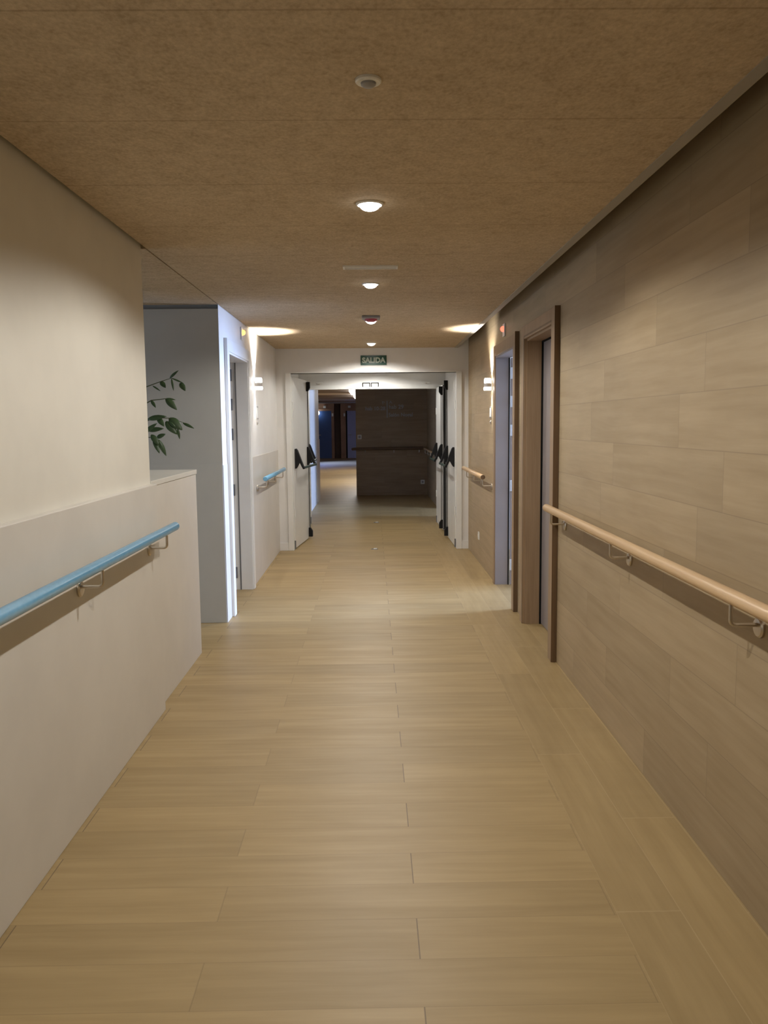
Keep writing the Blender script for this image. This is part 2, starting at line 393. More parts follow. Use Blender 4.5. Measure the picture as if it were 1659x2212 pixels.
struct('wall_hall_near', B((-7.1, -1.17, 16.5, 16.6, 0, 2.5), (1.2, 1.3, 17.55, 37.0, 0, 2.5), (-4.1, -4.0, 16.5, 28.0, 0, 2.5), (-4.1, -2.65, 28.0, 28.1, 0, 2.5), (-2.75, -2.65, 28.0, 36.6, 0, 2.5)), 'hall_wood', 'wood-clad side walls of the far hall', 'wall')
struct('wall_hall_end', B((-7.1, -1.66, 36.6, 36.75, 0, 2.42), (-1.40, 1.3, 36.6, 36.75, 0, 2.42), (-1.66, -1.40, 36.9, 37.0, 0, 2.42), (-1.67, -1.66, 36.6, 37.0, 0, 2.42), (-1.40, -1.39, 36.6, 37.0, 0, 2.42)), 'hall_wood', 'brown wood wall with blue doors at the end of the far hall', 'wall')
for k, (ya, yb, zb) in enumerate(((17.6, 23.6, 2.385), (26.2, 29.4, 2.36), (32.0, 33.6, 2.35))):  # dark bands stand in for ceiling that gets no light
    struct('trim_%d' % (4 + k), B((-7.0, 1.2, ya, yb, zb, 2.42)), 'shading', ('dark ceiling band nearest the fire doors in the far hall', 'middle dark ceiling band of the far hall', 'dark ceiling band closest to the blue doors')[k], 'ceiling beam')

def room(name, x0, x1, y0, y1, label, win):
    """white side room; win = (y0, y1, z0, z1) of its window opening in the outer wall"""
    a, b, c, d = win
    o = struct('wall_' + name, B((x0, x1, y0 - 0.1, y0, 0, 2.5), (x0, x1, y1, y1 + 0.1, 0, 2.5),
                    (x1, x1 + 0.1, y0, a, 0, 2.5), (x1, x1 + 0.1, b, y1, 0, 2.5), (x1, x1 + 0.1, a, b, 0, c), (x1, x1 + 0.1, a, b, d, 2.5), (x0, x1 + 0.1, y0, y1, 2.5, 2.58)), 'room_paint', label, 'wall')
    return o
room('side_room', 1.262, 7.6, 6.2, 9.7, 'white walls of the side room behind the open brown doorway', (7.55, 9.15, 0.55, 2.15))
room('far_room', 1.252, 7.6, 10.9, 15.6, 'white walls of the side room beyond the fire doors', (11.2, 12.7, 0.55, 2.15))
struct('wall_left_room', B((-4.2, -1.271, 6.301, 6.4, 0, 2.5), (-4.2, -1.271, 9.6, 9.7, 0, 2.5), (-4.3, -4.2, 6.301, 9.7, 0, 2.5), (-4.3, -1.271, 6.301, 9.7, 2.5, 2.58)), 'white', 'white walls of the room behind the white doorway', 'wall')
struct('wall_closet', B((1.262, 2.0, 4.95, 5.05, 0, 2.5), (1.9, 2.0, 4.95, 6.19, 0, 2.5), (1.262, 2.0, 4.95, 6.19, 2.5, 2.55)), 'white', 'plain wall behind the closed brown door', 'wall')

# ------------------------------------------------------------------ doors of the corridor
def hinge_set(parent, x, y, zs, mat, sx):
    for z in zs:
        bm = bmesh.new(); box(bm, x - 0.028 * (sx > 0) , x + 0.028 * (sx < 0) , y - 0.012, y, z - 0.05, z + 0.05)
        tube(bm, [(x, y - 0.010, z - 0.05), (x, y - 0.010, z + 0.05)], 0.008, 10)
        obj('hinge', bm, mat, parent)
# door 1: closed, near doorway on the wood wall
P1 = 0.034
d1 = tag(thing('door_1', (0, 0, 0), '', 'door', kind='structure'), 'closed grey-mauve door set back in a brown frame beside the oak rail', 'door')
obj('architrave', B((XR - P1, XR, 5.04, 5.14, 0, 2.195), (XR - P1, XR, 6.05, 6.15, 0, 2.195), (XR - P1, XR, 5.14, 6.05, 2.10, 2.195)), 'door_wood', d1, bevel=0.003)
obj('groove_shade', B((XR - P1 - 0.001, XR - 0.03, 6.052, 6.064, 0, 2.112), (XR - P1 - 0.001, XR - 0.03, 5.14, 6.064, 2.112, 2.124)), 'door_edge', d1)  # shade of the frame groove laid on as dark strips
obj('architrave_edge', B((XR - P1 - 0.001, XR - 0.001, 5.036, 5.0405, 0, 2.198)), 'door_edge', d1)
obj('jamb_lining', B((XR - 0.012, 1.262, 5.14, 5.155, 0, 2.10), (XR - 0.012, 1.262, 6.035, 6.05, 0, 2.10), (XR - 0.012, 1.262, 5.155, 6.035, 2.085, 2.10)), 'door_wood', d1)
obj('door_leaf', B((1.245, 1.285, 5.157, 6.033, 0.006, 2.083)), 'door_grey', d1, bevel=0.002)
obj('door_seal', B((1.232, 1.246, 6.026, 6.0345, 0.0, 2.083), (1.232, 1.246, 5.157, 6.03, 2.075, 2.0845)), 'seal', d1)
# door 2: open, daylight behind
d2 = tag(thing('door_2', (0, 0, 0), '', 'door', kind='structure'), 'open doorway in the wood wall, daylight spilling out past its brown frame', 'door')
obj('architrave', B((XR - P1, XR, 6.43, 6.53, 0, 2.195), (XR - 0.02, XR, 7.57, 7.655, 0, 2.195), (XR - 0.02, XR, 6.53, 7.57, 2.10, 2.195)), 'door_wood', d2, bevel=0.003)
obj('architrave_edge', B((XR - P1 - 0.001, XR - 0.001, 6.426, 6.4305, 0, 2.198)), 'door_edge', d2)
obj('jamb_lining', B((XR - 0.012, 1.262, 6.53, 6.545, 0, 2.10), (XR - 0.012, 1.255, 7.555, 7.57, 0, 2.10), (XR - 0.012, 1.262, 6.545, 7.555, 2.085, 2.10)), 'door_grey', d2)
obj('door_seal', B((1.2445, 1.2535, 7.545, 7.556, 0, 2.085)), 'seal', d2)
lf = obj('door_leaf', B((1.262, 2.20, 7.53, 7.57, 0.006, 2.083)), 'door_grey', d2, bevel=0.002)
bmh = None
for z in (1.945, 1.69, 1.43, 0.925, 0.19):
    obj('hinge', B((1.256, 1.300, 7.515, 7.531, z - 0.052, z + 0.052)), 'hinge_window_lit', d2, bevel=0.004)
# door 3: open white door on the left
d3 = tag(thing('door_3', (0, 0, 0), '', 'door', kind='structure'), 'open white doorway opposite the brown doorways', 'door')
obj('architrave', B((XF, XP + 0.018, 6.39, 6.48, 0, 2.165), (XF, XP + 0.018, 7.485, 7.575, 0, 2.165), (XF, XP + 0.018, 6.48, 7.485, 2.07, 2.165)), 'white_lac', d3, bevel=0.004)
obj('jamb_lining', B((-1.27, XP + 0.006, 6.478, 6.492, 0, 2.07), (-1.215, XP + 0.006, 7.472, 7.486, 0, 2.07), (-1.27, XP + 0.006, 6.492, 7.472, 2.056, 2.07), (-1.275, -1.225, 7.474, 7.486, 0, 2.07)), 'white_lac', d3)
obj('door_seal', B((-1.226, -1.214, 7.470, 7.480, 0, 2.056)), 'rubber', d3)
obj('door_leaf', B((-2.20, -1.277, 7.445, 7.485, 0.006, 2.053)), 'white_lac', d3, bevel=0.002)
for z in (1.945, 1.685, 1.42, 0.92, 0.165):
    obj('hinge', B((-1.283, -1.243, 7.430, 7.446, z - 0.052, z + 0.052)), 'hinge', d3, bevel=0.004)

# ------------------------------------------------------------------ fire doors with panic bars
def fire_door(name, hx, hy, ang, s, width, h, label, dashes):
    """leaf hinged at (hx, hy), local x runs along the leaf, the side facing the passage is y * s"""
    d = tag(thing(name, (hx, hy, 0), '', 'door', rz=ang, kind='structure'), label, 'door')
    t = 0.055
    def bx(u0, u1, p0, p1, z0, z1):
        a, b = sorted((p0 * s, p1 * s)); return (u0, u1, a, b, z0, z1)
    obj('door_leaf', B(bx(0.0, width, -t, 0, 0.012, h)), 'white_gloss', d, bevel=0.002)
    obj('edge_seal', B(bx(width, width + 0.006, -t + 0.004, -0.004, 0.02, h - 0.006)), 'seal', d)
    obj('edge_strip', B(bx(width, width + 0.012, -0.018, 0.002, 0.03, h - 0.02), bx(width, width + 0.012, -t - 0.001, -t + 0.016, 0.03, h - 0.02)), 'rubber', d)
    for z in (h - 0.35, 0.45, 0.06):
        obj('hinge', T([(-0.008, 0.004 * s, z - 0.05), (-0.008, 0.004 * s, z + 0.05)], 0.008, 10), 'hinge' if z < 0.2 else 'white_gloss', d)
    prof = [(0.0, 1.21), (0.016, 1.215), (0.032, 1.195), (0.055, 1.135), (0.078, 1.07), (0.103, 1.005), (0.118, 0.985), (0.112, 0.968), (0.098, 0.966), (0.082, 0.995), (0.058, 1.045), (0.045, 1.03), (0.03, 1.0), (0.014, 0.975), (0.0, 0.975)]
    pb = bpy.data.objects.new('panic_bar', None); COL.objects.link(pb); pb.parent = d
    for u0, u1 in ((0.075, 0.135), (width - 0.085, width - 0.02)):
        bm = bmesh.new(); prism(bm, prof, lambda p, q, tt: (tt, p * s, q), u0, u1)
        obj('bar_bracket', bm, 'black', pb, bevel=0.003)
    obj('push_bar', T([(0.12, 0.104 * s, 0.983), (width - 0.06, 0.104 * s, 0.983)], 0.015, 14), 'bar_green', pb, smooth=True)
    obj('rod', T([(width - 0.035, 0.016 * s, 0.10), (width - 0.035, 0.016 * s, h - 0.05)], 0.007, 10), 'rubber', pb)
    for z0, z1, flip in ((0.03, 0.15, 1), (h - 0.14, h - 0.02, -1)):
        zz = [(0, z0), (0, z1), (0.02, z1), (0.048, (z1 if flip < 0 else z1 - 0.045)), (0.048, (z0 + 0.045 if flip < 0 else z0)), (0.02, z0)]
        bm = bmesh.new(); prism(bm, zz, lambda p, q, tt: (tt, p * s, q), width - 0.062, width - 0.008)
        obj('bolt_box', bm, 'black', pb, bevel=0.003)
    return d
fire_door('door_4', -0.945, 9.875, PI / 2 - 0.100, -1, 0.985, 2.07, 'open white fire door with black panic bar under the left end of the exit-sign wall', 1)
fire_door('door_5', 0.990, 9.875, PI / 2 + 0.012, 1, 0.90, 2.07, 'open white fire door with black panic bar standing edge-on beside the oak-railed end wall', 1)
fire_door('door_6', -0.948, 12.40, -PI / 2 - 0.015, 1, 0.90, 2.03, 'second white fire door folded back behind the left one', 1)
fire_door('door_7', 0.965, 12.40, -PI / 2 + 0.012, -1, 0.92, 2.03, 'farther white fire door with black panic bar folded back towards the edge-on one', 1)

# ------------------------------------------------------------------ handrails
def bracket(parent, wall_dx, y, rail_r, down=0.086):
    """J-shaped rod from a round rose on the wall to the underside of the rail; rail axis at local x = 0"""
    s = 1 if wall_dx > 0 else -1
    r = 0.016
    pts = [(wall_dx, y, -down), (s * r, y, -down)] + [(s * (r - r * math.sin(a)), y, -down + r - r * math.cos(a)) for a in (0.4, 0.8, 1.2, PI / 2)] + [(0, y, -rail_r + 0.004)]
    o = obj('bracket', T(pts, 0.0062, 10), 'steel', parent, smooth=True)
    bm = bmesh.new(); lathe(bm, [(0, 0), (0.031, 0), (0.031, 0.006), (0.026, 0.011), (0, 0.013)], 24, 'x', (0, 0, 0))
    for v in bm.verts: v.co = Vector((wall_dx - s * v.co.x, y + v.co.y, -down - 0.008 + v.co.z))
    obj('rose', bm, 'steel', o, smooth=True)
def handrail(name, x, z, y0, y1, wall_dx, ys, mat, label, group=None, r=0.0225, cap=None):
    h = thing(name, (x, 0, z), label, 'handrail', group)
    bm = bmesh.new()
    e = 0.006
    tube(bm, [(0, y0, 0), (0, y0 + e, 0), (0, y1 - e, 0), (0, y1, 0)], [r - e * 0.7, r, r, r - e * 0.7], 28)
    obj('rail', bm, mat, h, smooth=True)
    for y in ys: bracket(h, wall_dx, y, r)
    if cap:
        obj('end_cap', L([(0, -0.004), (r * 0.97, -0.004), (r * 0.97, 0.002), (0, 0.002)], 28, 'y', (0, y0 - 0.001, 0)), cap, h)
    return h
handrail('handrail', -1.025, 0.985, -2.6, 4.25, XP + 1.025, (-0.8, 0.15, 1.12, 2.10, 3.085, 4.063), 'blue', 'long light-blue round handrail on the beige lower panel before the counter')
handrail('handrail', 1.05, 0.985, -2.6, 4.965, XR - 1.05, (-1.3, -0.08, 1.15, 2.368, 3.602, 4.835), 'oak', 'long pale oak round handrail on the wood-look wall before the closed door')
handrail('handrail', -1.025, 0.99, 7.86, 9.56, XP + 1.025, (7.95, 8.72, 9.42), 'blue', 'short light-blue handrail between the white doorway and the fire doors')
handrail('handrail', 1.05, 0.985, 7.84, 9.52, XR - 1.05, (7.80 + 0.06, 8.6, 9.20), 'oak', 'short oak handrail between the open brown doorway and the end wall', cap='door_edge')
h = thing('handrail', (0, 17.31, 0.985), 'dark handrail along the unlit wall facing the fire doors', 'handrail')
obj('rail', T([(-0.42, 0.02, -0.005), (-0.385, -0.012, 0), (-0.33, -0.015, 0), (1.06, 0, 0)], 0.03, 16), 'brown_rail', h, smooth=True)
for x in (-0.15, 0.45, 0.98):
    o = obj('bracket', T([(x, 0.09, -0.08), (x, 0.02, -0.08), (x, 0.004, -0.07), (x, 0, -0.02)], 0.008, 8), 'steel', h)
handrail('handrail', 1.065, 0.985, 14.9, 16.9, 0.09, (15.1, 15.9, 16.7), 'oak', 'short pale handrail beyond the fire doors beside the dark facing wall', r=0.02)

# ------------------------------------------------------------------ reception counter
c = thing('reception_counter', (XL, 4.81, 0), 'pale reception counter at the end of the cream wall, with a slim worktop', 'counter')
obj('front_panel', B((-0.04, 0.002, -0.542, 0.55, 0.0, 1.188)), 'panel', c, bevel=0.002)
obj('end_panel', B((-0.80, -0.041, 0.51, 0.55, 0.0, 1.188)), 'panel', c)
obj('worktop', B((-0.80, 0.006, -0.544, 0.562, 1.189, 1.218)), 'worktop', c, bevel=0.003)

# ------------------------------------------------------------------ plant on the counter
pl = thing('potted_plant', (-1.60, 5.12, 1.218), 'leafy green potted plant trailing past the edge of the cream wall over the counter', 'plant')
obj('pot', L([(0, 0), (0.06, 0), (0.075, 0.02), (0.09, 0.15), (0.094, 0.16), (0.084, 0.16), (0.08, 0.14), (0, 0.135)], 28), 'pot', pl, smooth=True)
obj('soil', L([(0, 0.142), (0.05, 0.140), (0.079, 0.137)], 24), 'soil', pl)
def leaf_mesh(bm, base, tip, width, up, fold=0.25):
    base, tip, up = Vector(base), Vector(tip), Vector(up)
    ax = tip - base; ln = ax.length; ax.normalize(); sd = ax.cross(up).normalized(); nn = sd.cross(ax).normalized()
    rows = []
    for i in range(8):
        t = i / 7.0; w = width * math.sin(PI * min(1, t * 0.96 + 0.03)) ** 0.75 * (1 - 0.35 * t)
        c0 = base + ax * (ln * t) - nn * (0.25 * ln * t * t * 0.5)
        rows.append([bm.verts.new(c0 - sd * w + nn * (w * fold)), bm.verts.new(c0), bm.verts.new(c0 + sd * w + nn * (w * fold))])
    for a, b in zip(rows, rows[1:]):
        for k in range(2): bm.faces.new((a[k], a[k + 1], b[k + 1], b[k]))
stems = [  # paths from the pot and the leaves each carries: (base offset, tip offset, width)
    [(0, 0, 0.14), (0.06, 0, 0.40), (0.20, 0.03, 0.52), (0.30, 0.03, 0.555), (0.37, 0.02, 0.575)],
    [(0.02, 0, 0.14), (0.10, 0.02, 0.36), (0.24, 0.02, 0.44), (0.33, 0.02, 0.45), (0.38, 0.03, 0.43)],
    [(0.02, 0.02, 0.14), (0.14, 0.0, 0.28), (0.26, 0, 0.335), (0.36, 0.01, 0.33), (0.44, 0.02, 0.30)],
    [(0.03, 0, 0.14), (0.16, -0.01, 0.22), (0.27, 0, 0.21), (0.30, 0, 0.13)],
    [(-0.02, 0, 0.14), (-0.10, 0.03, 0.36), (-0.20, 0.05, 0.50)],
    [(-0.03, -0.02, 0.14), (-0.16, -0.02, 0.28), (-0.26, -0.02, 0.30)],
    [(0, 0.02, 0.14), (0.0, 0.05, 0.40), (0.03, 0.06, 0.56)]]
for k, st in enumerate(stems):
    obj('stem', T(st, [0.005 - 0.0035 * i / (len(st) - 1) for i in range(len(st))], 8), 'stem', pl, smooth=True)
def lf(base, tip, w, up=(0.2, -1, 0.3)):
    bm = bmesh.new(); leaf_mesh(bm, base, tip, w, up)
    o = obj('leaf', bm, 'leaf', pl, smooth=True)
    md = o.modifiers.new('thick', 'SOLIDIFY'); md.thickness = 0.0012
for a in [((0.30, 0.03, 0.555), (0.335, 0.0, 0.52), 0.018), ((0.36, 0.02, 0.575), (0.415, 0.0, 0.62), 0.010), ((0.37, 0.02, 0.572), (0.385, 0.0, 0.50), 0.008),
          ((0.42, 0.03, 0.545), (0.455, 0.0, 0.50), 0.020), ((0.37, 0.02, 0.575), (0.445, 0.02, 0.545), 0.006), ((0.25, 0.03, 0.53), (0.30, 0.01, 0.50), 0.006),
          ((0.33, 0.02, 0.45), (0.40, 0.0, 0.385), 0.024), ((0.33, 0.02, 0.45), (0.39, 0.02, 0.445), 0.008), ((0.24, 0.02, 0.44), (0.275, -0.02, 0.40), 0.012),
          ((0.22, 0.0, 0.325), (0.335, -0.02, 0.345), 0.020), ((0.28, 0.0, 0.335), (0.325, -0.03, 0.285), 0.020), ((0.35, 0.01, 0.33), (0.43, -0.01, 0.262), 0.034),
          ((0.33, 0.0, 0.31), (0.40, -0.02, 0.235), 0.030), ((0.43, 0.02, 0.30), (0.50, 0.0, 0.27), 0.011), ((0.40, 0.0, 0.27), (0.412, 0, 0.20), 0.010),
          ((0.22, 0.0, 0.255), (0.315, -0.02, 0.27), 0.018), ((0.24, -0.01, 0.23), (0.29, -0.03, 0.17), 0.022), ((0.27, 0, 0.21), (0.325, -0.01, 0.235), 0.016),
          ((0.28, 0, 0.20), (0.325, 0, 0.10), 0.018), ((0.25, 0, 0.21), (0.29, -0.03, 0.12), 0.018), ((0.20, -0.02, 0.24), (0.28, -0.04, 0.30), 0.016),
          ((-0.10, 0.03, 0.36), (-0.16, 0.0, 0.28), 0.03), ((-0.20, 0.05, 0.50), (-0.26, 0.02, 0.44), 0.028), ((-0.16, -0.02, 0.28), (-0.22, -0.05, 0.22), 0.028),
          ((-0.26, -0.02, 0.30), (-0.33, -0.03, 0.25), 0.026), ((0.0, 0.05, 0.40), (0.06, 0.02, 0.34), 0.028), ((0.03, 0.06, 0.56), (0.09, 0.02, 0.50), 0.028), ((0.10, 0.02, 0.36), (0.16, 0.0, 0.30), 0.028)]:
    lf(*a)

# ------------------------------------------------------------------ ceiling fittings
dl = thing('downlight', (0, 3.44, HC), 'round white ceiling downlight between the smoke detector and the ceiling grille', 'ceiling light', 'round downlights along the corridor ceiling')
obj('trim_ring', L([(0.041, 0.012), (0.043, -0.006), (0.050, -0.008), (0.056, -0.003), (0.056, 0.012)], 40), 'white_gloss', dl, smooth=True)
obj('diffuser', L([(0.0425, 0.0), (0.041, -0.010), (0.036, -0.018), (0.027, -0.024), (0.014, -0.028), (0, -0.029)], 40), 'lamp', dl, smooth=True)  # bulged dome imitates the glare blob around the lit lamp
spot('lamp', dl, (0, 0, -0.034), (0, 0, 0), 160, 0.30, DOWN_W, LAMP, 0.022)
for y, lab in ((5.35, 'round white ceiling downlight just beyond the ceiling grille'), (7.22, 'round white ceiling downlight beside the red alarm box'), (9.2, 'round white ceiling downlight just before the exit sign'),
               (1.5, 'round white ceiling downlight before the smoke detector, above the top of the view'),
               (11.78, 'round white ceiling downlight in the lobby between the fire doors')):
    q = dup(dl, (0, y, HC), lab)
    if y > 9:
        for ch in q.children:
            if ch.type == 'LIGHT': ch.data = ch.data.copy(); ch.data.energy *= 0.95 if y > 10 else 0.8
sd = thing('smoke_detector', (0, 2.235, HC), 'round white smoke detector nearest on the brown ceiling', 'smoke detector')
obj('base', L([(0, 0.0), (0.034, 0), (0.034, -0.006), (0.031, -0.009), (0, -0.009)], 36), 'plastic', sd, smooth=True)
obj('sensor_head', L([(0.020, -0.009), (0.019, -0.014), (0.012, -0.019), (0, -0.020)], 36), 'plastic_grey', sd, smooth=True)
gr = thing('ceiling_grille', (0, 4.78, HC), 'slim pale rectangular grille in the ceiling before the second lit downlight', 'air grille')
obj('frame', B((-0.155, 0.155, -0.045, -0.035, -0.008, 0), (-0.155, 0.155, 0.035, 0.045, -0.008, 0), (-0.155, -0.145, -0.035, 0.035, -0.008, 0), (0.145, 0.155, -0.035, 0.035, -0.008, 0)), 'plastic', gr)
obj('slats', B(*[(-0.145, 0.145, -0.033 + k * 0.0135, -0.025 + k * 0.0135, -0.006, -0.002) for k in range(5)]), 'plastic', gr)
ab = thing('alarm_box', (0, 6.95, HC), 'square grey box with a red lens on the ceiling before the third lit downlight', 'alarm')
obj('housing', B((-0.075, 0.075, -0.075, 0.075, -0.022, 0)), 'plastic_grey', ab, bevel=0.006)
obj('lens', L([(0.052, -0.022), (0.05, -0.034), (0.034, -0.042), (0, -0.045)], 28), 'red_pl', ab, smooth=True)

# ------------------------------------------------------------------ wall fittings
def sconce(x, y, z, s, label):
    """s = +1 when the wall lies towards +x"""
    o = thing('wall_sconce', (x, y, z), label, 'wall lamp', 'up-and-down wall lamps before the fire doors')
    d = -0.042 * s
    obj('wall_plate', B((min(0, -0.010 * s), max(0, -0.010 * s), -0.026, 0.026, -0.045, 0.045)), 'white_gloss', o, bevel=0.003)
    obj('arm', T([(-0.008 * s, 0, 0), (d, 0, 0)], 0.010, 12), 'white_gloss', o)
    obj('body_ring', L([(0.024, -0.018), (0.034, -0.018), (0.034, 0.018), (0.024, 0.018)], 32, 'z', (d, 0, 0)), 'ring_grey', o, smooth=True)
    obj('upper_shade', L([(0, 0.014), (0.031, 0.0175), (0.034, 0.034), (0.033, 0.052), (0.027, 0.066), (0.024, 0.066), (0.028, 0.03), (0, 0.022)], 32, 'z', (d, 0, 0)), 'glass_glow', o, smooth=True)
    obj('lower_shade', L([(0, -0.014), (0.034, -0.0175), (0.039, -0.030), (0.036, -0.046), (0.033, -0.048), (0.032, -0.03), (0, -0.022)], 32, 'z', (d, 0, 0)), 'glass_glow', o, smooth=True)
    spot('up_lamp', o, (d * 0.85, 0, 0.068), (PI, 0, 0), 92, 0.85, 120, (1.0, 0.96, 0.90), 0.015)
    spot('down_lamp', o, (d * 0.75, 0, -0.050), (0, 0, 0), 70, 0.9, 16, (1.0, 0.96, 0.90), 0.012)
    return o
sconce(XR, 7.88, 1.855, 1, 'lit wall lamp on the wood-look wall beside the open brown doorway')
sconce(XF, 7.99, 1.885, -1, 'lit wall lamp on the white wall beside the white doorway')
def plate_sign(x, y, z0, z1, s, label):
    o = thing('door_sign', (x, y, z0), label, 'sign')
    a, b = sorted((0, -0.006 * s)); h = z1 - z0
    obj('plate', B((a, b, -0.055, 0.055, 0, h)), 'plastic_grey', o, bevel=0.002)
    a, b = sorted((-0.006 * s, -0.0072 * s))
    obj('insert', B((a, b, -0.048, 0.048, h * 0.12, h * 0.88)), 'white_gloss', o)
    return o
plate_sign(XR, 7.95, 1.545, 1.655, 1, 'small grey name plate under the wall lamp on the wood-look wall')
plate_sign(XF, 8.12, 1.555, 1.685, -1, 'small grey name plate under the wall lamp on the white wall')
def button(x, y, z, s, label):
    o = thing('wall_button', (x, y, z), label, 'switch')
    a, b = sorted((0, -0.008 * s))
    bm = bmesh.new(); lathe(bm, [(0, 0), (0.020, 0), (0.020, 0.006), (0.016, 0.008), (0, 0.008)], 24, 'x')
    for v in bm.verts: v.co.x *= -s
    obj('rim', bm, 'steel', o, smooth=True)
    bm = bmesh.new(); lathe(bm, [(0, 0.0082), (0.011, 0.0082), (0.009, 0.012), (0, 0.013)], 20, 'x')
    for v in bm.verts: v.co.x *= -s
    obj('knob', bm, 'plastic_grey', o, smooth=True)
button(XR, 7.93, 1.507, 1, 'small round wall button under the name plate on the wood-look wall')
button(XF, 8.10, 1.522, -1, 'small round wall button under the name plate on the white wall')
def call_light(x, y, z, s, led, label):
    o = thing('call_light', (x, y, z), label, 'indicator light')
    a, b = sorted((0, -0.012 * s))
    obj('plate', B((a, b, -0.05, 0.05, -0.055, 0.055)), 'plastic', o, bevel=0.004)
    bm = bmesh.new(); lathe(bm, [(0, 0.0), (0.024, 0.0), (0.022, 0.014), (0.012, 0.024), (0, 0.027)], 24, 'x')
    for v in bm.verts: v.co = Vector((-s * (v.co.x + 0.012), v.co.y, v.co.z + 0.010))
    obj('lens', bm, led, o, smooth=True)
call_light(XR, 7.14, 2.285, 1, 'red_led', 'red call light on a white plate above the open brown doorway')
call_light(XF, 7.26, 2.287, -1, 'amber_led', 'amber call light on a white plate above the white doorway')
so = thing('wall_socket', (XR, 8.80, 0.29), 'white power socket low on the wood-look wall near the fire doors', 'socket')
obj('plate', B((-0.009, 0, -0.042, 0.042, -0.042, 0.042)), 'plastic', so, bevel=0.003)
obj('socket_well', L([(0.0, 0.0), (0.019, 0.0), (0.021, -0.004), (0.0, -0.0041)], 24, 'x', (-0.0092, 0, 0)), 'white_gloss', so)
so2 = thing('wall_socket', (1.054, 17.4, 0.272), 'white power socket low on the dark wall facing the fire doors', 'socket')
obj('plate', B((-0.042, 0.042, -0.009, 0, -0.045, 0.045)), 'plastic', so2, bevel=0.003)
obj('socket_well', L([(0.0, 0.0), (0.019, 0.0), (0.021, -0.003), (0, -0.0031)], 24, 'y', (0, -0.0092, 0)), 'plastic_grey', so2)
sw = thing('light_switch', (-0.27, 17.4, 1.232), 'grey light switch near the edge of the dark facing wall', 'switch')
obj('plate', B((-0.042, 0.042, -0.009, 0, -0.045, 0.045)), 'plastic', sw, bevel=0.003)
obj('rocker', B((-0.026, 0.026, -0.013, -0.009, -0.03, 0.03)), 'plastic_grey', sw, bevel=0.002)

# exit sign
ex = thing('exit_sign', (0.025, YE, 2.243), 'green exit sign reading SALIDA on the white lintel', 'sign')
obj('panel', B((-0.152, 0.152, -0.012, 0, -0.056, 0.056)), 'sign_green', ex, bevel=0.002)
text('lettering', 'SALIDA', 0.082, 'sign_letter', ex, (0, -0.0125, -0.002), bold=0.0035)

# wayfinding letters on the dark wall
wy = thing('wayfinding_lettering', (0.316, 17.4, 1.82), 'grey direction lettering around a thin upright bar on the dark facing wall', 'sign')
obj('upright_bar', B((-0.010, 0.010, -0.004, 0, -0.19, 0.16)), 'letter_grey', wy)
text('lettering', 'hab 10-28', 0.105, 'letter_grey', wy, (-0.035, -0.003, 0.0), bold=0.002, align='RIGHT')
text('lettering', 'hab 29', 0.115, 'letter_grey', wy, (0.035, -0.003, 0.03), bold=0.002, align='LEFT')
text('lettering', 'Sal\u00f3n Nogal', 0.105, 'letter_grey', wy, (0.03, -0.003, -0.135), bold=0.002, align='LEFT')
def chev(dx, dz, rot):
    bm = bmesh.new(); poly = [(-0.035, -0.03), (0, 0.03), (0.035, -0.03), (0.022, -0.03), (0, 0.008), (-0.022, -0.03)]
    prism(bm, poly, lambda p, q, t: (dx + p * math.cos(rot) - q * math.sin(rot), t, dz + p * math.sin(rot) + q * math.cos(rot)), -0.004, 0)
    obj('arrow', bm, 'letter_grey', wy)
chev(-0.085, 0.13, PI / 4); chev(0.075, 0.13, 0.0)

# floor strikes, door selector and hold-open magnets of the fire doors
for k, (x, y, lab) in enumerate(((0.012, 9.82, 'metal floor strike under the first pair of fire doors'), (0.046, 12.51, 'metal floor strike under the second pair of fire doors'))):
    st = thing('floor_strike', (x, y, 0), lab, 'floor strike')
    obj('plate', B((-0.04, 0.04, -0.025, 0.025, 0.0, 0.006)), 'hinge', st, bevel=0.002)
    obj('keeper', B((-0.012, 0.028, -0.012, 0.012, 0.006, 0.014)), 'white_gloss', st, bevel=0.002)
ds = thing('bolt_keeper', (-0.018, Y2 - 0.0125, 2.082), 'pair of dark-outlined bolt keepers on the lit lintel of the second fire doors', 'door hardware')
for x in (-0.064, 0.064):
    obj('keeper_frame', B((x - 0.058, x + 0.058, -0.012, 0, 0.020, 0.032), (x - 0.058, x - 0.046, -0.012, 0, -0.028, 0.020), (x + 0.046, x + 0.058, -0.012, 0, -0.028, 0.020)), 'seal', ds)
    obj('keeper_plate', B((x - 0.046, x + 0.046, -0.008, 0, -0.028, 0.020)), 'white_gloss', ds)
for x, lab in ((-0.78, 'small pale closer shoe on the far lintel above the folded fire doors'), (0.815, 'small pale closer shoe on the far lintel above the edge-on doors')):
    mg = thing('closer_shoe', (x, Y2 - 0.0, 2.115), lab, 'door hardware')
    obj('shoe', B((-0.05, 0.05, -0.03, 0, -0.012, 0.012)), 'white_gloss', mg, bevel=0.004)
    obj('pin', T([(0, -0.02, -0.022), (0, -0.02, -0.01)], 0.009, 10), 'steel', mg)

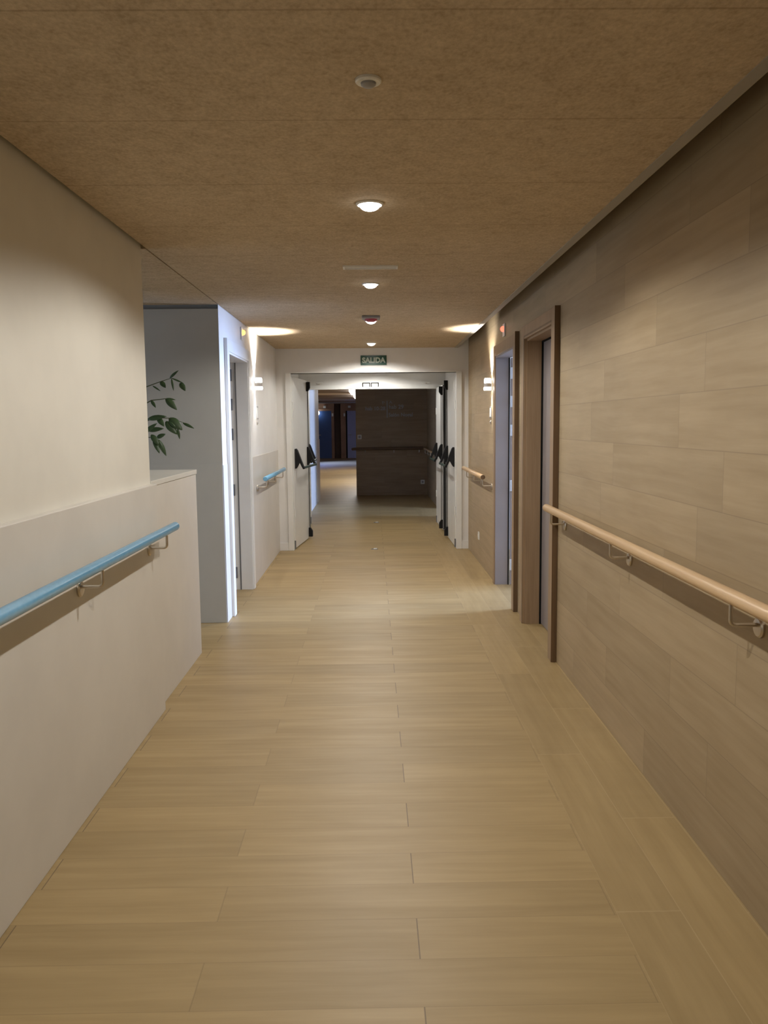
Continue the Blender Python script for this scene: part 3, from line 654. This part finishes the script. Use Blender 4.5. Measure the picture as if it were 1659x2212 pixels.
# ------------------------------------------------------------------ far hall
for k, (ya, yb, lab) in enumerate(((20.3, 22.9, 'bright ceiling light panel beside the dark wall, nearer one'), (25.4, 27.4, 'bright ceiling light panel beside the dark wall, farther one'))):
    pn = thing('ceiling_light', (-0.05, (ya + yb) / 2, 2.385 if k == 0 else 2.42), lab, 'ceiling light', 'light panels in the far hall')
    d = (yb - ya) / 2
    obj('frame', B((-0.54, 0.54, -d - 0.03, d + 0.03, -0.02, 0.0)), 'white_gloss', pn)
    obj('diffuser', B((-0.51, 0.51, -d, d, -0.085, -0.0201)), 'panel_glow', pn)
def hall_door(n, x0, x1, mat, label, gap):
    d = tag(thing('door_%d' % n, (0, 36.6, 0), '', 'door', kind='structure'), label, 'door')
    obj('door_leaf', B((x0, x1, -0.02, 0.0, 0.01, 2.09)), mat, d)
    obj('architrave', B((x0 - 0.10, x0 - 0.005, -0.035, 0, 0, 2.19), (x1 + 0.005, x1 + 0.10, -0.035, 0, 0, 2.19), (x0 - 0.005, x1 + 0.005, -0.035, 0, 2.095, 2.19)), 'hall_wood', d)
    if gap: obj('gap_shade', B((x0, x0 + 0.06, -0.024, -0.02, 0.01, 2.09)), 'seal', d)  # black strip on the leaf stands for the shade in the gap
    obj('handle', T([(x0 + 0.12, -0.02, 1.04), (x0 + 0.12, -0.07, 1.04), (x0 + 0.25, -0.07, 1.04)], 0.012, 8), 'steel', d)
    return d
hall_door(8, -2.52, -1.80, 'door_blue', 'deep blue door at the end of the far hall by the globe lamp', False)
hall_door(9, -1.16, -0.20, 'door_lav', 'pale blue door at the end of the far hall beside the dark wall', True)
struct('trim_7', B((-1.66, -1.40, 36.88, 36.9, 0, 2.4)), 'hall_wood_dark', 'dark brown recess between the two blue doors', 'wall')
gl = thing('globe_lamp', (-2.40, 36.56, 2.0), 'bright white globe lamp beside the deep blue door in the far hall', 'wall lamp')
obj('globe', L([(0, -0.10), (0.05, -0.087), (0.087, -0.05), (0.10, 0), (0.087, 0.05), (0.05, 0.087), (0, 0.10)], 24, 'z', (0, -0.14, 0)), mat_glow('lit_globe', (0.93, 1.0, 1.0), 6.0), gl, smooth=True)
obj('wall_mount', L([(0, 0), (0.04, 0), (0.04, -0.03), (0.02, -0.05), (0, -0.05)], 20, 'y', (0, 0.02, 0)), 'white_gloss', gl, smooth=True)
for x, z, lab in ((-2.08, 2.27, 'small pale emergency light over the deep blue door'), (-1.0, 2.27, 'small pale emergency light over the pale blue door')):
    e = thing('emergency_light', (x, 36.6, z), lab, 'emergency light')
    obj('housing', B((-0.06, 0.06, -0.06, 0, -0.05, 0.05)), 'plastic', e, bevel=0.01)
    obj('lens', B((-0.045, 0.045, -0.066, -0.06, -0.035, 0.02)), 'frosted', e)
for x, z, lab in ((-1.74, 1.92, 'small pale door sign next to the deep blue door'), (-1.22, 1.92, 'small pale door sign next to the pale blue door')):
    e = thing('door_sign', (x, 36.562, z), lab, 'sign')
    obj('plate', B((-0.035, 0.035, -0.012, 0, -0.07, 0.07)), 'plastic', e, bevel=0.003)
    obj('insert', B((-0.027, 0.027, -0.0135, -0.012, -0.05, 0.03)), 'frosted', e)
